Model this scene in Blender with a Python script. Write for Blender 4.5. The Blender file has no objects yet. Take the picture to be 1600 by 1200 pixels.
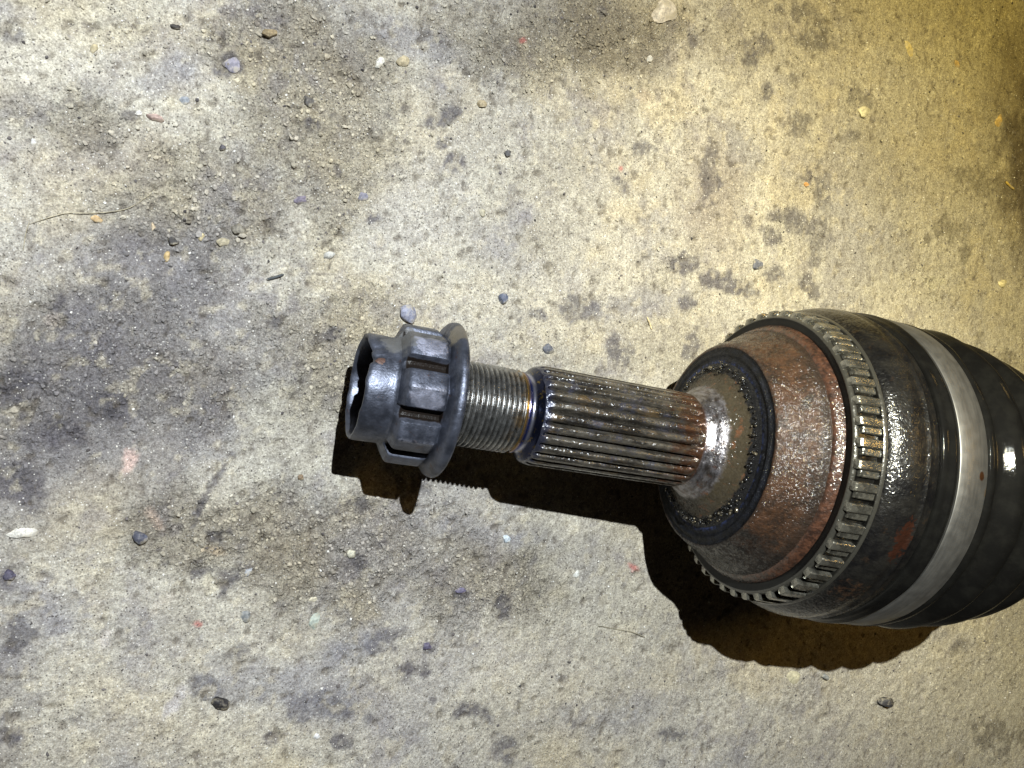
import bpy, math, random
import numpy as np
from mathutils import Vector, Matrix

# ------------------------------------------------------------------ camera, world, lamps
sc = bpy.context.scene
C = sc.collection
RX = np.array([0.89191167, -0.03321796, 0.45098796])      # world X in lens axes (x right, y down, z forward)
RY = np.array([0.0, -0.99729838, -0.07345699])
RZ = np.array([0.45220965, 0.06551714, -0.88950207])
CAM_H = 0.2372
FPX = 1252.836                                            # focal length for a 1600 px wide picture
R = np.stack([RX, RY, RZ])                                # lens axes -> world

def w_dir(v):
    return R @ np.asarray(v, float)

def w_pt(v_mm):
    p = R @ np.asarray(v_mm, float) / 1000.0
    p[2] += CAM_H
    return p

cam_d = bpy.data.cameras.new('camera')
cam = bpy.data.objects.new('camera', cam_d)
C.objects.link(cam)
cam_d.sensor_width = 36.0
cam_d.lens = FPX / 1600 * 36
cam_d.clip_start = 0.01
cam_d.clip_end = 50
cx, cy, cz = w_dir((1, 0, 0)), w_dir((0, -1, 0)), w_dir((0, 0, -1))
m = Matrix(((cx[0], cy[0], cz[0], 0), (cx[1], cy[1], cz[1], 0), (cx[2], cy[2], cz[2], CAM_H), (0, 0, 0, 1)))
cam.matrix_world = m
sc.camera = cam

sc.view_settings.view_transform = 'Standard'
sc.view_settings.look = 'None'
sc.view_settings.exposure = 0
sc.view_settings.gamma = 1

world = bpy.data.worlds.new("World")
sc.world = world
world.use_nodes = True
bg = world.node_tree.nodes['Background']
bg.inputs[0].default_value = (1.0, 0.72, 0.42, 1)
bg.inputs[1].default_value = 0.010

def spot(name, loc, target, power, col, angle, blend, radius):
    l = bpy.data.lights.new(name, 'SPOT')
    l.energy = power
    l.color = col
    l.spot_size = math.radians(angle)
    l.spot_blend = blend
    l.shadow_soft_size = radius
    o = bpy.data.objects.new(name, l)
    C.objects.link(o)
    o.location = loc
    o.rotation_euler = (Vector(target) - Vector(loc)).to_track_quat('-Z', 'Y').to_euler()
    return o

LAMP = (0.0205, 0.1503, 0.4220)
# the hand-held work lamp: cool core and its yellowish rim
spot('work_lamp', LAMP, (0.040, -0.270, 0), 16.4, (0.89, 0.955, 1.0), 110.9, 0.715, 0.0022)
spot('work_lamp_rim', LAMP, (0.375, 0.035, 0), 12.5, (1.0, 0.81, 0.28), 56, 1.0, 0.0022)

def tube(name, direction, dist, origin, length, width, power, col):
    l = bpy.data.lights.new(name, 'AREA')
    l.shape = 'RECTANGLE'
    l.size = length
    l.size_y = width
    l.energy = power
    l.color = col
    o = bpy.data.objects.new(name, l)
    C.objects.link(o)
    dd = Vector(direction).normalized()
    o.location = Vector(origin) + dd * dist
    z = dd
    x = Vector((0, 1, 0.0)) - z * z.y
    x.normalize()
    y = z.cross(x)
    o.matrix_world = Matrix(((x.x, y.x, z.x, o.location.x), (x.y, y.y, z.y, o.location.y), (x.z, y.z, z.z, o.location.z), (0, 0, 0, 1)))
    return o

tube('ceiling_tube', (0.50, 0.27, 0.82), 2.0, (0.2, -0.04, 0.1), 0.50, 0.035, 3.2, (1.0, 0.60, 0.16))
tube('far_ceiling_tube', (0.66, 0.66, 0.33), 2.4, (0.2, -0.04, 0.1), 0.40, 0.035, 1.0, (1.0, 0.62, 0.18))

# ------------------------------------------------------------------ helpers
random.seed(7)
rng = np.random.default_rng(7)

def lin(r, g, b):
    f = lambda c: (c / 255 / 12.92) if c / 255 <= 0.04045 else ((c / 255 + 0.055) / 1.055) ** 2.4
    return (f(r), f(g), f(b))

def floor_xy(px, py):
    ray = R @ np.array([(px - 800) / FPX, (py - 600) / FPX, 1.0])
    s = -CAM_H / ray[2]
    return ray[0] * s, ray[1] * s

def px_size(px, py):
    """metres per picture pixel (1600 wide) on the floor there, roughly"""
    a = floor_xy(px - 5, py)
    b = floor_xy(px + 5, py)
    c = floor_xy(px, py - 5)
    d = floor_xy(px, py + 5)
    return (math.dist(a, b) + math.dist(c, d)) / 20

LAT = rng.random((256, 256))

def vnoise(x, y, off=0):
    x = x + off * 17.31
    y = y + off * 9.77
    xi = np.floor(x).astype(int)
    yi = np.floor(y).astype(int)
    fx = x - xi
    fy = y - yi
    fx = fx * fx * (3 - 2 * fx)
    fy = fy * fy * (3 - 2 * fy)
    a = LAT[xi % 256, yi % 256]
    b = LAT[(xi + 1) % 256, yi % 256]
    c = LAT[xi % 256, (yi + 1) % 256]
    d = LAT[(xi + 1) % 256, (yi + 1) % 256]
    return (a * (1 - fx) + b * fx) * (1 - fy) + (c * (1 - fx) + d * fx) * fy

def fbm(x, y, size, octs=4, off=0, gain=0.5):
    """-1..1 noise, size in metres of the coarsest cell"""
    v = 0
    amp = 1
    tot = 0
    s = 1 / size
    for k in range(octs):
        ca, sa = math.cos(0.6 * k), math.sin(0.6 * k)
        v = v + amp * (vnoise((x * ca - y * sa) * s, (x * sa + y * ca) * s, off + k * 3.1) * 2 - 1)
        tot += amp
        amp *= gain
        s *= 2.03
    return v / tot

def sstep(a, b, x):
    t = np.clip((x - a) / (b - a), 0, 1)
    return t * t * (3 - 2 * t)

def tag(o, label=None, cat=None, group=None, kind=None):
    if label: o['label'] = label
    if cat: o['category'] = cat
    if group: o['group'] = group
    if kind: o['kind'] = kind
    return o

def mesh_np(name, verts, faces, material, parent=None, smooth=True, sharp=None):
    """faces: (n,k) int array, or list of such arrays"""
    me = bpy.data.meshes.new(name)
    if not isinstance(faces, list): faces = [faces]
    verts = np.asarray(verts, np.float32)
    me.vertices.add(len(verts))
    me.vertices.foreach_set('co', verts.ravel())
    nl = sum(f.size for f in faces)
    npoly = sum(len(f) for f in faces)
    me.loops.add(nl)
    me.polygons.add(npoly)
    me.loops.foreach_set('vertex_index', np.concatenate([f.ravel() for f in faces]).astype(np.int32))
    sizes = np.concatenate([np.full(len(f), f.shape[1]) for f in faces])
    starts = np.concatenate([[0], np.cumsum(sizes)[:-1]]).astype(np.int32)
    me.polygons.foreach_set('loop_start', starts)
    me.update(calc_edges=True)
    me.validate()
    me.polygons.foreach_set('use_smooth', [smooth] * len(me.polygons))
    if sharp: me.set_sharp_from_angle(angle=math.radians(sharp))
    me.materials.append(material)
    o = bpy.data.objects.new(name, me)
    C.objects.link(o)
    if parent: o.parent = parent
    return o

# ------------------------------------------------------------------ node helper
class N:
    def __init__(s, name):
        s.m = bpy.data.materials.new(name)
        s.m.use_nodes = True
        s.t = s.m.node_tree
        s.p = s.t.nodes['Principled BSDF']
        tc = s.t.nodes.new('ShaderNodeTexCoord')
        sc_ = s.t.nodes.new('ShaderNodeVectorMath')
        sc_.operation = 'SCALE'
        sc_.inputs['Scale'].default_value = 1000.0
        s.t.links.new(tc.outputs['Object'], sc_.inputs[0])
        s.mm = sc_.outputs[0]                      # object coordinates in millimetres
    def link(s, a, b): s.t.links.new(a, b)
    def put(s, sock, v):
        if hasattr(v, 'is_linked'): s.link(v, sock)
        elif isinstance(v, (tuple, list)): sock.default_value = (*v, 1) if len(v) == 3 and len(sock.default_value) == 4 else v
        else: sock.default_value = v
    def stretch(s, v, k):
        n = s.t.nodes.new('ShaderNodeVectorMath'); n.operation = 'MULTIPLY'
        s.link(v, n.inputs[0]); n.inputs[1].default_value = k
        return n.outputs[0]
    def noise(s, size, detail=4, rough=0.55, v=None, dist=0.0):
        n = s.t.nodes.new('ShaderNodeTexNoise')
        s.link(v or s.mm, n.inputs['Vector'])
        n.inputs['Scale'].default_value = 1.0 / size
        n.inputs['Detail'].default_value = detail
        n.inputs['Roughness'].default_value = rough
        n.inputs['Distortion'].default_value = dist
        return n.outputs['Fac']
    def voro(s, size, v=None, out='Distance', feature='F1'):
        n = s.t.nodes.new('ShaderNodeTexVoronoi')
        n.feature = feature
        s.link(v or s.mm, n.inputs['Vector'])
        n.inputs['Scale'].default_value = 1.0 / size
        return n.outputs[out]
    def ramp(s, f, a, b, lo=0.0, hi=1.0):
        n = s.t.nodes.new('ShaderNodeMapRange')
        n.interpolation_type = 'SMOOTHSTEP'
        s.put(n.inputs[0], f)
        n.inputs[1].default_value = a
        n.inputs[2].default_value = b
        n.inputs[3].default_value = lo
        n.inputs[4].default_value = hi
        return n.outputs[0]
    def math(s, op, a, b=0.0):
        n = s.t.nodes.new('ShaderNodeMath'); n.operation = op
        s.put(n.inputs[0], a); s.put(n.inputs[1], b)
        return n.outputs[0]
    def mix(s, f, a, b, mode='MIX'):
        n = s.t.nodes.new('ShaderNodeMix'); n.data_type = 'RGBA'; n.blend_type = mode
        s.put(n.inputs[0], f); s.put(n.inputs[6], a); s.put(n.inputs[7], b)
        return n.outputs[2]
    def x(s):
        n = s.t.nodes.new('ShaderNodeSeparateXYZ'); s.link(s.mm, n.inputs[0])
        return n.outputs['X']
    def radius(s):
        a = s.t.nodes.new('ShaderNodeVectorMath'); a.operation = 'SUBTRACT'
        s.link(s.mm, a.inputs[0]); a.inputs[1].default_value = (0, 0, 50.5)
        b = s.stretch(a.outputs[0], (0, 1, 1))
        l = s.t.nodes.new('ShaderNodeVectorMath'); l.operation = 'LENGTH'
        s.link(b, l.inputs[0])
        return l.outputs['Value']
    def blob(s, c, r, wob=0.5, size=2.0, k=(1, 1, 1)):
        """0..1 mask of a ragged patch round a point (mm, object space)"""
        a = s.t.nodes.new('ShaderNodeVectorMath'); a.operation = 'SUBTRACT'
        s.link(s.mm, a.inputs[0]); a.inputs[1].default_value = c
        b = s.stretch(a.outputs[0], k)
        l = s.t.nodes.new('ShaderNodeVectorMath'); l.operation = 'LENGTH'
        s.link(b, l.inputs[0])
        d = s.math('ADD', s.math('DIVIDE', l.outputs['Value'], r), s.math('MULTIPLY', s.math('SUBTRACT', s.noise(size), 0.5), wob * 3))
        return s.ramp(d, 1.1, 0.75)
    def bump(s, h, strength, dist_mm, prev=None):
        n = s.t.nodes.new('ShaderNodeBump')
        s.put(n.inputs['Strength'], strength)
        n.inputs['Distance'].default_value = dist_mm / 1000
        s.put(n.inputs['Height'], h)
        if prev: s.link(prev, n.inputs['Normal'])
        return n.outputs[0]
    def glint(s, size, k, base=None):
        """tiny flat facets, each tilted its own way (wet grit, rust scale)"""
        v = s.t.nodes.new('ShaderNodeTexVoronoi')
        s.link(s.mm, v.inputs['Vector']); v.inputs['Scale'].default_value = 1.0 / size
        a = s.t.nodes.new('ShaderNodeVectorMath'); a.operation = 'SUBTRACT'
        s.link(v.outputs['Color'], a.inputs[0]); a.inputs[1].default_value = (0.5, 0.5, 0.5)
        b = s.stretch(a.outputs[0], (k, k, k))
        if base is None:
            g = s.t.nodes.new('ShaderNodeNewGeometry'); base = g.outputs['Normal']
        c = s.t.nodes.new('ShaderNodeVectorMath'); c.operation = 'ADD'
        s.link(base, c.inputs[0]); s.link(b, c.inputs[1])
        d = s.t.nodes.new('ShaderNodeVectorMath'); d.operation = 'NORMALIZE'
        s.link(c.outputs[0], d.inputs[0])
        return d.outputs[0]
    def done(s, col, rough, metal=0.0, normal=None, spec=0.5, coat=0.0, coat_rough=0.1, coat_n=None):
        s.put(s.p.inputs['Base Color'], col)
        s.put(s.p.inputs['Roughness'], rough)
        s.put(s.p.inputs['Metallic'], metal)
        s.put(s.p.inputs['Specular IOR Level'], spec)
        s.put(s.p.inputs['Coat Weight'], coat)
        s.put(s.p.inputs['Coat Roughness'], coat_rough)
        if normal:
            s.link(normal, s.p.inputs['Normal'])
            s.link(coat_n or normal, s.p.inputs['Coat Normal'])
        return s.m

# ------------------------------------------------------------------ floor
def axis_steps(lo, hi, step, far_lo, far_hi):
    mid = np.arange(lo, hi + step / 2, step)
    g = [0.0015, 0.003, 0.006, 0.012, 0.025, 0.05, 0.1, 0.2, 0.3, 0.4]
    a, p = [], lo
    for k in g:
        p -= k
        a.append(p)
        if p < far_lo: break
    b, p = [], hi
    for k in g:
        p += k
        b.append(p)
        if p > far_hi: break
    return np.concatenate([a[::-1], mid, b])

gx = axis_steps(-0.045, 0.430, 0.00068, -1.0, 1.3)
gy = axis_steps(-0.240, 0.165, 0.00068, -1.1, 1.1)
GX, GY = np.meshgrid(gx, gy, indexing='ij')

def warp(x, y):
    return x + 0.006 * fbm(x, y, 0.012, 3, 40), y + 0.006 * fbm(x, y, 0.012, 3, 50)

def blob_np(x, y, px, py, rx, ry, rot=0.0, ragged=0.55, soft=0.5, size=0.006):
    c = floor_xy(px, py)
    reach = (1 + soft * 0.5 + ragged) * max(rx, ry) * px_size(px, py) * 1.9
    if x is GX:
        i0, i1 = np.searchsorted(gx, (c[0] - reach, c[0] + reach))
        j0, j1 = np.searchsorted(gy, (c[1] - reach, c[1] + reach))
        out = np.zeros(GX.shape)
        if i1 > i0 and j1 > j0:
            out[i0:i1, j0:j1] = blob_np(GX[i0:i1, j0:j1], GY[i0:i1, j0:j1], px, py, rx, ry, rot, ragged, soft, size)
        return out
    # picture directions on the floor
    e1 = np.subtract(floor_xy(px + 4, py), floor_xy(px - 4, py)) / 8
    e2 = np.subtract(floor_xy(px, py + 4), floor_xy(px, py - 4)) / 8
    M = np.linalg.inv(np.stack([e1, e2], 1))
    dx, dy = x - c[0], y - c[1]
    u = M[0, 0] * dx + M[0, 1] * dy
    v = M[1, 0] * dx + M[1, 1] * dy
    ca, sa = math.cos(math.radians(rot)), math.sin(math.radians(rot))
    uu, vv = u * ca + v * sa, -u * sa + v * ca
    d = np.sqrt((uu / rx) ** 2 + (vv / ry) ** 2)
    d = d + ragged * fbm(x, y, size, 4, px * 0.01 + py * 0.003, 0.62)
    return 1 - sstep(1 - soft, 1 + soft * 0.5, d)

def rough_zone(x, y):
    r = np.zeros_like(x)
    for a in [(520, 190, 170, 190), (420, 60, 190, 80), (300, 330, 190, 120), (900, 60, 190, 90), (480, 560, 180, 130),
              (200, 560, 260, 150), (520, 860, 200, 110), (300, 840, 130, 90), (120, 180, 110, 60), (760, 900, 130, 90)]:
        r = np.maximum(r, blob_np(x, y, *a, 0, 0.6, 0.8, 0.02) * 0.9)
    return np.clip(0.22 + r * 0.9 + 0.35 * fbm(x, y, 0.018, 4, 5), 0.05, 1.25)

def height(x, y, z_=None):
    ro = rough_zone(x, y) if z_ is None else z_
    h = 0.0009 * fbm(x, y, 0.055, 3, 1) + 0.00030 * fbm(x, y, 0.012, 3, 2)
    n = fbm(x, y, 0.0042, 4, 3, 0.62)
    h = h + (0.10 + ro) * 0.00110 * n
    clod = np.clip(fbm(x, y, 0.0030, 2, 8) - 0.12, 0, 1)
    h = h + (0.1 + ro) * 0.0016 * clod
    pit = np.clip(fbm(x, y, 0.0024, 2, 9) - 0.45, 0, 1)
    h = h - 0.0028 * pit - ro * 0.0022 * np.clip(fbm(x, y, 0.0032, 2, 19) - 0.34, 0, 1)
    return h

RO = rough_zone(GX, GY)
GZ = height(GX, GY, RO)
GZ = GZ * (1 - 0.0 * RO)

# the tint of the dirt, patch by patch
sand = np.array(lin(188, 184, 171))
col = np.ones(GX.shape + (3,)) * sand

def lay(mask, c, amount=1.0):
    global col
    col = col * (1 - (mask * amount)[..., None]) + np.array(c) * (mask * amount)[..., None]

n1 = fbm(GX, GY, 0.09, 4, 11)
n2 = fbm(GX, GY, 0.022, 5, 12, 0.6)
n3 = fbm(GX, GY, 0.007, 4, 13, 0.6)
lay(sstep(-0.05, 0.6, n1), lin(164, 158, 142), 0.8)
lay(sstep(0.05, 0.5, n2), lin(160, 154, 142), 0.5)
lay(sstep(0.1, 0.55, -n2), lin(200, 195, 180), 0.7)
lay(sstep(0.12, 0.5, n3), lin(160, 153, 138), 0.35)
lay(np.clip(RO - 0.45, 0, 1), lin(146, 134, 112), 0.75)
lay(sstep(0.0, 0.5, fbm(GX, GY, 0.030, 5, 61, 0.6)), lin(148, 147, 152), 0.5)
lay(sstep(0.05, 0.5, fbm(GX, GY, 0.024, 5, 62, 0.6)), lin(196, 184, 152), 0.5)
lay(sstep(0.15, 0.5, fbm(GX, GY, 0.010, 5, 63, 0.65)), lin(132, 128, 134), 0.45)
# wide trodden-in darker dirt on the left and the bottom-left edge
grey = lin(114, 112, 118)
for a in [(120, 560, 270, 180, 15), (260, 430, 150, 100, 30), (60, 740, 220, 130, 0), (170, 640, 190, 110, 0), (0, 1010, 70, 190, 0), (230, 400, 90, 60, 0)]:
    lay(blob_np(GX, GY, *a, 0.6, 1.0, 0.03), grey, 0.58)
lay(blob_np(GX, GY, 130, 250, 150, 60, 0, 0.6, 0.9, 0.02), lin(135, 127, 122), 0.55)
lay(blob_np(GX, GY, 1390, 250, 160, 90, 20, 0.5, 1.0, 0.02), lin(138, 130, 112), 0.5)
lay(blob_np(GX, GY, 960, 60, 200, 90, 0, 0.6, 0.9, 0.02), lin(132, 124, 106), 0.6)
lay(blob_np(GX, GY, 1120, 300, 60, 110, 0, 0.5, 1.0, 0.01), lin(135, 124, 118), 0.5)
# pale, cleaner patches
for a in [(90, 90, 170, 70), (660, 330, 110, 160), (830, 470, 130, 70), (1480, 560, 140, 70), (330, 1090, 260, 110), (900, 1020, 220, 130), (1480, 1080, 180, 110)]:
    lay(blob_np(GX, GY, *a, 0, 0.7, 1.0, 0.02), lin(202, 197, 182), 0.5)
# violet-grey oil spots and smears
oil = lin(98, 95, 104)
oils = [(1110, 270, 17, 55, 5), (1185, 70, 22, 18, 0), (1268, 62, 26, 16, 0), (1250, 20, 50, 20, 20), (1345, 155, 20, 14, 30), (1200, 145, 12, 16, 0), (1250, 200, 16, 20, 0),
        (1178, 95, 14, 10, 0), (1290, 300, 14, 40, -5), (1262, 275, 14, 12, 0), (1240, 345, 34, 16, 20), (1285, 365, 22, 24, 0), (1205, 370, 24, 13, 30), (1270, 400, 10, 16, 0),
        (1075, 410, 26, 14, -20), (1125, 440, 42, 14, 12), (1165, 455, 26, 10, 10), (1075, 470, 14, 10, 0), (1210, 430, 16, 12, 0), (1262, 450, 12, 20, -20), (1490, 360, 26, 22, 20),
        (1505, 395, 12, 22, 0), (1525, 285, 46, 20, 20), (1590, 300, 28, 40, 0), (1590, 210, 24, 34, 0), (1530, 525, 10, 12, 0), (1575, 560, 14, 10, 0), (1080, 540, 16, 22, 0), (968, 545, 20, 26, 0),
        (970, 285, 8, 26, -40), (900, 480, 40, 18, 10), (830, 490, 28, 14, 0), (355, 100, 22, 16, 25), (625, 175, 18, 14, 0), (690, 185, 26, 12, -25), (690, 225, 12, 10, 0), (716, 255, 16, 12, 0),
        (490, 195, 16, 12, 0), (520, 520, 28, 10, -15), (585, 340, 16, 8, 0), (25, 55, 20, 12, 0), (95, 470, 18, 26, 0), (20, 600, 34, 40, 0), (30, 765, 34, 42, 20), (105, 680, 34, 26, 0), (12, 895, 24, 26, 0),
        (20, 1155, 40, 22, 20), (632, 1045, 30, 22, 0), (600, 995, 34, 24, 0), (500, 1110, 60, 24, 10), (370, 1020, 26, 14, 0), (315, 1075, 28, 20, 0), (320, 895, 50, 26, 10), (550, 790, 26, 20, 0),
        (345, 840, 30, 14, 20), (720, 925, 16, 12, 0), (670, 1012, 10, 8, 0), (785, 960, 12, 26, 0), (795, 1172, 22, 22, 0), (735, 1110, 30, 16, 0), (1060, 1150, 24, 14, 0), (1500, 1010, 16, 12, 0),
        (1565, 1150, 40, 26, 0), (1540, 930, 14, 12, 0), (640, 760, 50, 20, 10), (560, 880, 24, 14, 0), (535, 1160, 20, 12, 0), (1290, 590, 0.1, 0.1, 0), (40, 990, 30, 40, 0), (170, 640, 40, 22, 0),
        (430, 500, 16, 12, 0), (1240, 120, 10, 14, 0), (1445, 375, 8, 8, 0), (1330, 210, 14, 10, 0), (1420, 290, 16, 10, 30), (1010, 230, 20, 10, 0)]
for a in oils:
    kk = ((a[0] * 7 + a[1] * 3) % 10) / 10
    lay(blob_np(GX, GY, *a[:5], 1.25, 0.40, 0.0055) * (0.55 + 0.45 * sstep(-0.5, 0.1, fbm(GX, GY, 0.0016, 3, a[0] * 0.1))), lin(80 + 24 * kk, 78 + 22 * kk, 86 + 16 * kk), 0.70 + 0.28 * kk)
# broad faint bluish wipes and a few odd-sized drips
for a, am in [((640, 60, 120, 26, 20), .3), ((1020, 470, 90, 22, -12), .32), ((420, 1080, 150, 40, 8), .34), ((930, 1120, 130, 30, -6), .26), ((1330, 330, 70, 120, 12), .24), ((760, 830, 110, 22, 10), .3), ((90, 960, 80, 60, 0), .3), ((1450, 980, 60, 16, 25), .3),
              ((250, 120, 90, 26, -14), .3), ((1150, 210, 60, 26, 60), .3), ((560, 1010, 100, 26, -24), .28)]:
    lay(blob_np(GX, GY, *a, 0.9, 0.9, 0.012), lin(134, 135, 146), am + 0.15)
for k in range(70):
    px_, py_ = random.uniform(0, 1600), random.uniform(0, 1200)
    r0 = 2.2 + 9 * random.random() ** 3
    lay(blob_np(GX, GY, px_, py_, r0 * random.uniform(0.8, 1.8), r0, random.uniform(0, 90), 0.5, 0.35, 0.002), lin(84, 80, 86), random.uniform(0.3, 0.7))
for k in range(16):
    px_, py_, an = random.uniform(0, 1600), random.uniform(0, 1200), random.uniform(0, 180)
    lay(blob_np(GX, GY, px_, py_, random.uniform(18, 60), 1.3, an, 0.35, 0.5, 0.004), lin(*random.choice([(206, 200, 188), (110, 104, 100), (214, 208, 196)])), 0.55)
# a long scuff and a bow of dark fluid
for i in range(9):
    s_ = i / 8
    lay(blob_np(GX, GY, 303 + 58 * s_ ** 1.3, 818 - 105 * s_, 7, 11, 25, 0.6, 0.5, 0.003), lin(84, 82, 92), 0.6)
# scattered spots nobody placed
sp = fbm(GX, GY, 0.0085, 4, 31, 0.62)
lay(sstep(0.40, 0.62, sp) * sstep(0.08, 0.25, GX), oil, 0.30)
lay(sstep(0.25, 0.45, fbm(GX, GY, 0.0028, 3, 35, 0.6)), lin(128, 121, 112), 0.22)
lay(sstep(0.25, 0.45, fbm(GX, GY, 0.0035, 3, 36, 0.6)), lin(196, 188, 166), 0.45)
lay(sstep(0.45, 0.6, fbm(GX, GY, 0.014, 5, 33, 0.68)), oil, 0.35)
# whitish, chalky, pinkish traces
for a, c in [((45, 122, 16, 9, 0), lin(214, 206, 190)), ((205, 720, 11, 20, 10), lin(214, 186, 176)), ((245, 815, 9, 22, -40), lin(196, 176, 160)), ((272, 1100, 12, 34, 35), lin(200, 196, 196)),
             ((250, 945, 26, 13, -30), lin(196, 190, 178)), ((165, 1000, 10, 14, 0), lin(196, 190, 184)), ((328, 915, 12, 16, 0), lin(196, 190, 170)), ((80, 500, 16, 10, 0), lin(196, 186, 178)),
             ((320, 55, 8, 8, 0), lin(205, 195, 170)), ((1460, 440, 14, 12, 0), lin(190, 186, 165)), ((1490, 450, 10, 10, 0), lin(196, 190, 172)), ((905, 430, 16, 12, 0), lin(196, 192, 180)),
             ((335, 860, 16, 8, 20), lin(196, 178, 150)), ((660, 600, 10, 8, 0), lin(196, 186, 165)), ((1010, 150, 16, 10, 0), lin(180, 168, 148))]:
    lay(blob_np(GX, GY, *a, 0.9, 0.5, 0.003), c, 0.75)
for a in [(972, 263, 4, 5, 0), (818, 62, 6, 4, 0), (990, 886, 12, 5, 40), (310, 975, 7, 5, 0)]:
    lay(blob_np(GX, GY, *a, 0.6, 0.4, 0.002), lin(206, 110, 104), 0.6)
# yellowish lamp light painted into the tint towards the right-hand side
lay(sstep(0.20, 0.42, GX + 0.25 * GY + 0.03 * n2), lin(172, 162, 116), 0.42)
lay(blob_np(GX, GY, 1610, 120, 80, 170, 0, 0.5, 1.0, 0.02), lin(86, 72, 48), 0.6)  # brown patch, darker than the ground around it
lay(blob_np(GX, GY, 1605, 270, 40, 150, 0, 0.7, 0.7, 0.01), lin(62, 50, 38), 0.7)  # dark brown oil at the right edge
# pits tinted darker than the ground around them
pit = np.clip(fbm(GX, GY, 0.0024, 2, 9) - 0.42, 0, 1) * 5
lay(np.clip(pit, 0, 1), lin(96, 88, 76), 0.6)

nx, ny = GX.shape
idx = np.arange(nx * ny).reshape(nx, ny)
quads = np.stack([idx[:-1, :-1], idx[1:, :-1], idx[1:, 1:], idx[:-1, 1:]], -1).reshape(-1, 4)
V = np.stack([GX, GY, GZ], -1).reshape(-1, 3)

fm = N('packed_dirt_floor')
at = fm.t.nodes.new('ShaderNodeAttribute'); at.attribute_name = 'tint'
ar = fm.t.nodes.new('ShaderNodeAttribute'); ar.attribute_name = 'grain'
base = at.outputs['Color']
a0 = fm.noise(0.42, 3, 0.7)
a1 = fm.noise(0.9, 5, 0.7)
a2 = fm.noise(3.2, 4, 0.65)
v1 = fm.voro(1.5, out='Color')
vs = fm.t.nodes.new('ShaderNodeSeparateColor'); fm.link(v1, vs.inputs[0])
base = fm.mix(1.0, base, fm.mix(fm.ramp(a1, 0.28, 0.72), (0.62, 0.60, 0.58), (1.22, 1.22, 1.22)), 'MULTIPLY')
base = fm.mix(1.0, base, fm.mix(fm.ramp(a2, 0.3, 0.7), (0.84, 0.83, 0.84), (1.12, 1.12, 1.10)), 'MULTIPLY')
base = fm.mix(1.0, base, fm.mix(fm.ramp(a0, 0.3, 0.7), (0.66, 0.65, 0.65), (1.24, 1.24, 1.24)), 'MULTIPLY')
spk = fm.voro(1.1)
base = fm.mix(fm.math('MULTIPLY', fm.ramp(spk, 0.16, 0.10), fm.ramp(vs.outputs[0], 0.80, 0.86)), base, lin(228, 224, 214))
base = fm.mix(fm.math('MULTIPLY', fm.ramp(spk, 0.24, 0.14), fm.ramp(vs.outputs[1], 0.72, 0.80)), base, lin(74, 68, 62))
gz = ar.outputs['Fac']
d2 = fm.voro(0.75)
d2c = fm.voro(0.75, out='Color')
ds = fm.t.nodes.new('ShaderNodeSeparateColor'); fm.link(d2c, ds.inputs[0])
base = fm.mix(fm.math('MULTIPLY', fm.math('MULTIPLY', fm.ramp(d2, 0.42, 0.22), fm.ramp(ds.outputs[0], 0.80, 0.86)), 0.75), base, lin(92, 86, 80))
base = fm.mix(fm.math('MULTIPLY', fm.math('MULTIPLY', fm.ramp(d2, 0.34, 0.18), fm.ramp(ds.outputs[1], 0.88, 0.93)), 0.8), base, lin(226, 222, 214))
base = fm.mix(fm.math('MULTIPLY', fm.ramp(fm.noise(5.5, 6, 0.75, dist=1.2), 0.57, 0.68), 0.30), base, lin(140, 136, 140))
pores = fm.ramp(fm.noise(1.5, 3, 0.6), 0.66, 0.74, 1, 0)
b1 = fm.bump(fm.noise(2.6, 6, 0.72), fm.ramp(gz, 0.15, 0.9, 0.38, 1.0), 1.5)
b2 = fm.bump(fm.noise(0.9, 4, 0.7), fm.ramp(gz, 0.15, 0.9, 0.35, 1.0), 0.7, b1)
b2 = fm.bump(pores, 0.8, 0.5, b2)
b3 = fm.bump(fm.ramp(fm.voro(1.3), 0.0, 0.55, 1, 0), fm.ramp(ar.outputs['Fac'], 0.1, 0.9, 0.1, 0.7), 0.5, b2)
floor_m = fm.done(base, 0.82, 0.0, b3, 0.35)
floor = mesh_np('floor', V, quads, floor_m)
tag(floor, 'packed dirty concrete floor dusted with grit and oil spots', None, None, 'structure')
att = floor.data.color_attributes.new('tint', 'FLOAT_COLOR', 'POINT')
att.data.foreach_set('color', np.concatenate([np.clip(col, 0.01, 0.9), np.ones(col.shape[:2] + (1,))], -1).astype(np.float32).ravel())
ag = floor.data.attributes.new('grain', 'FLOAT', 'POINT')
ag.data.foreach_set('value', RO.astype(np.float32).ravel())

def h_at(x, y):
    x = np.asarray(x, float); y = np.asarray(y, float)
    return height(x, y)

# ------------------------------------------------------------------ loose grit
PH = (1 + 5 ** 0.5) / 2
ICO = np.array([(-1, PH, 0), (1, PH, 0), (-1, -PH, 0), (1, -PH, 0), (0, -1, PH), (0, 1, PH), (0, -1, -PH), (0, 1, -PH), (PH, 0, -1), (PH, 0, 1), (-PH, 0, -1), (-PH, 0, 1)]) / math.sqrt(1 + PH * PH)
ICF = np.array([(0, 11, 5), (0, 5, 1), (0, 1, 7), (0, 7, 10), (0, 10, 11), (1, 5, 9), (5, 11, 4), (11, 10, 2), (10, 7, 6), (7, 1, 8), (3, 9, 4), (3, 4, 2), (3, 2, 6), (3, 6, 8), (3, 8, 9), (4, 9, 5), (2, 4, 11), (6, 2, 10), (8, 6, 7), (9, 8, 1)])

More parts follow.
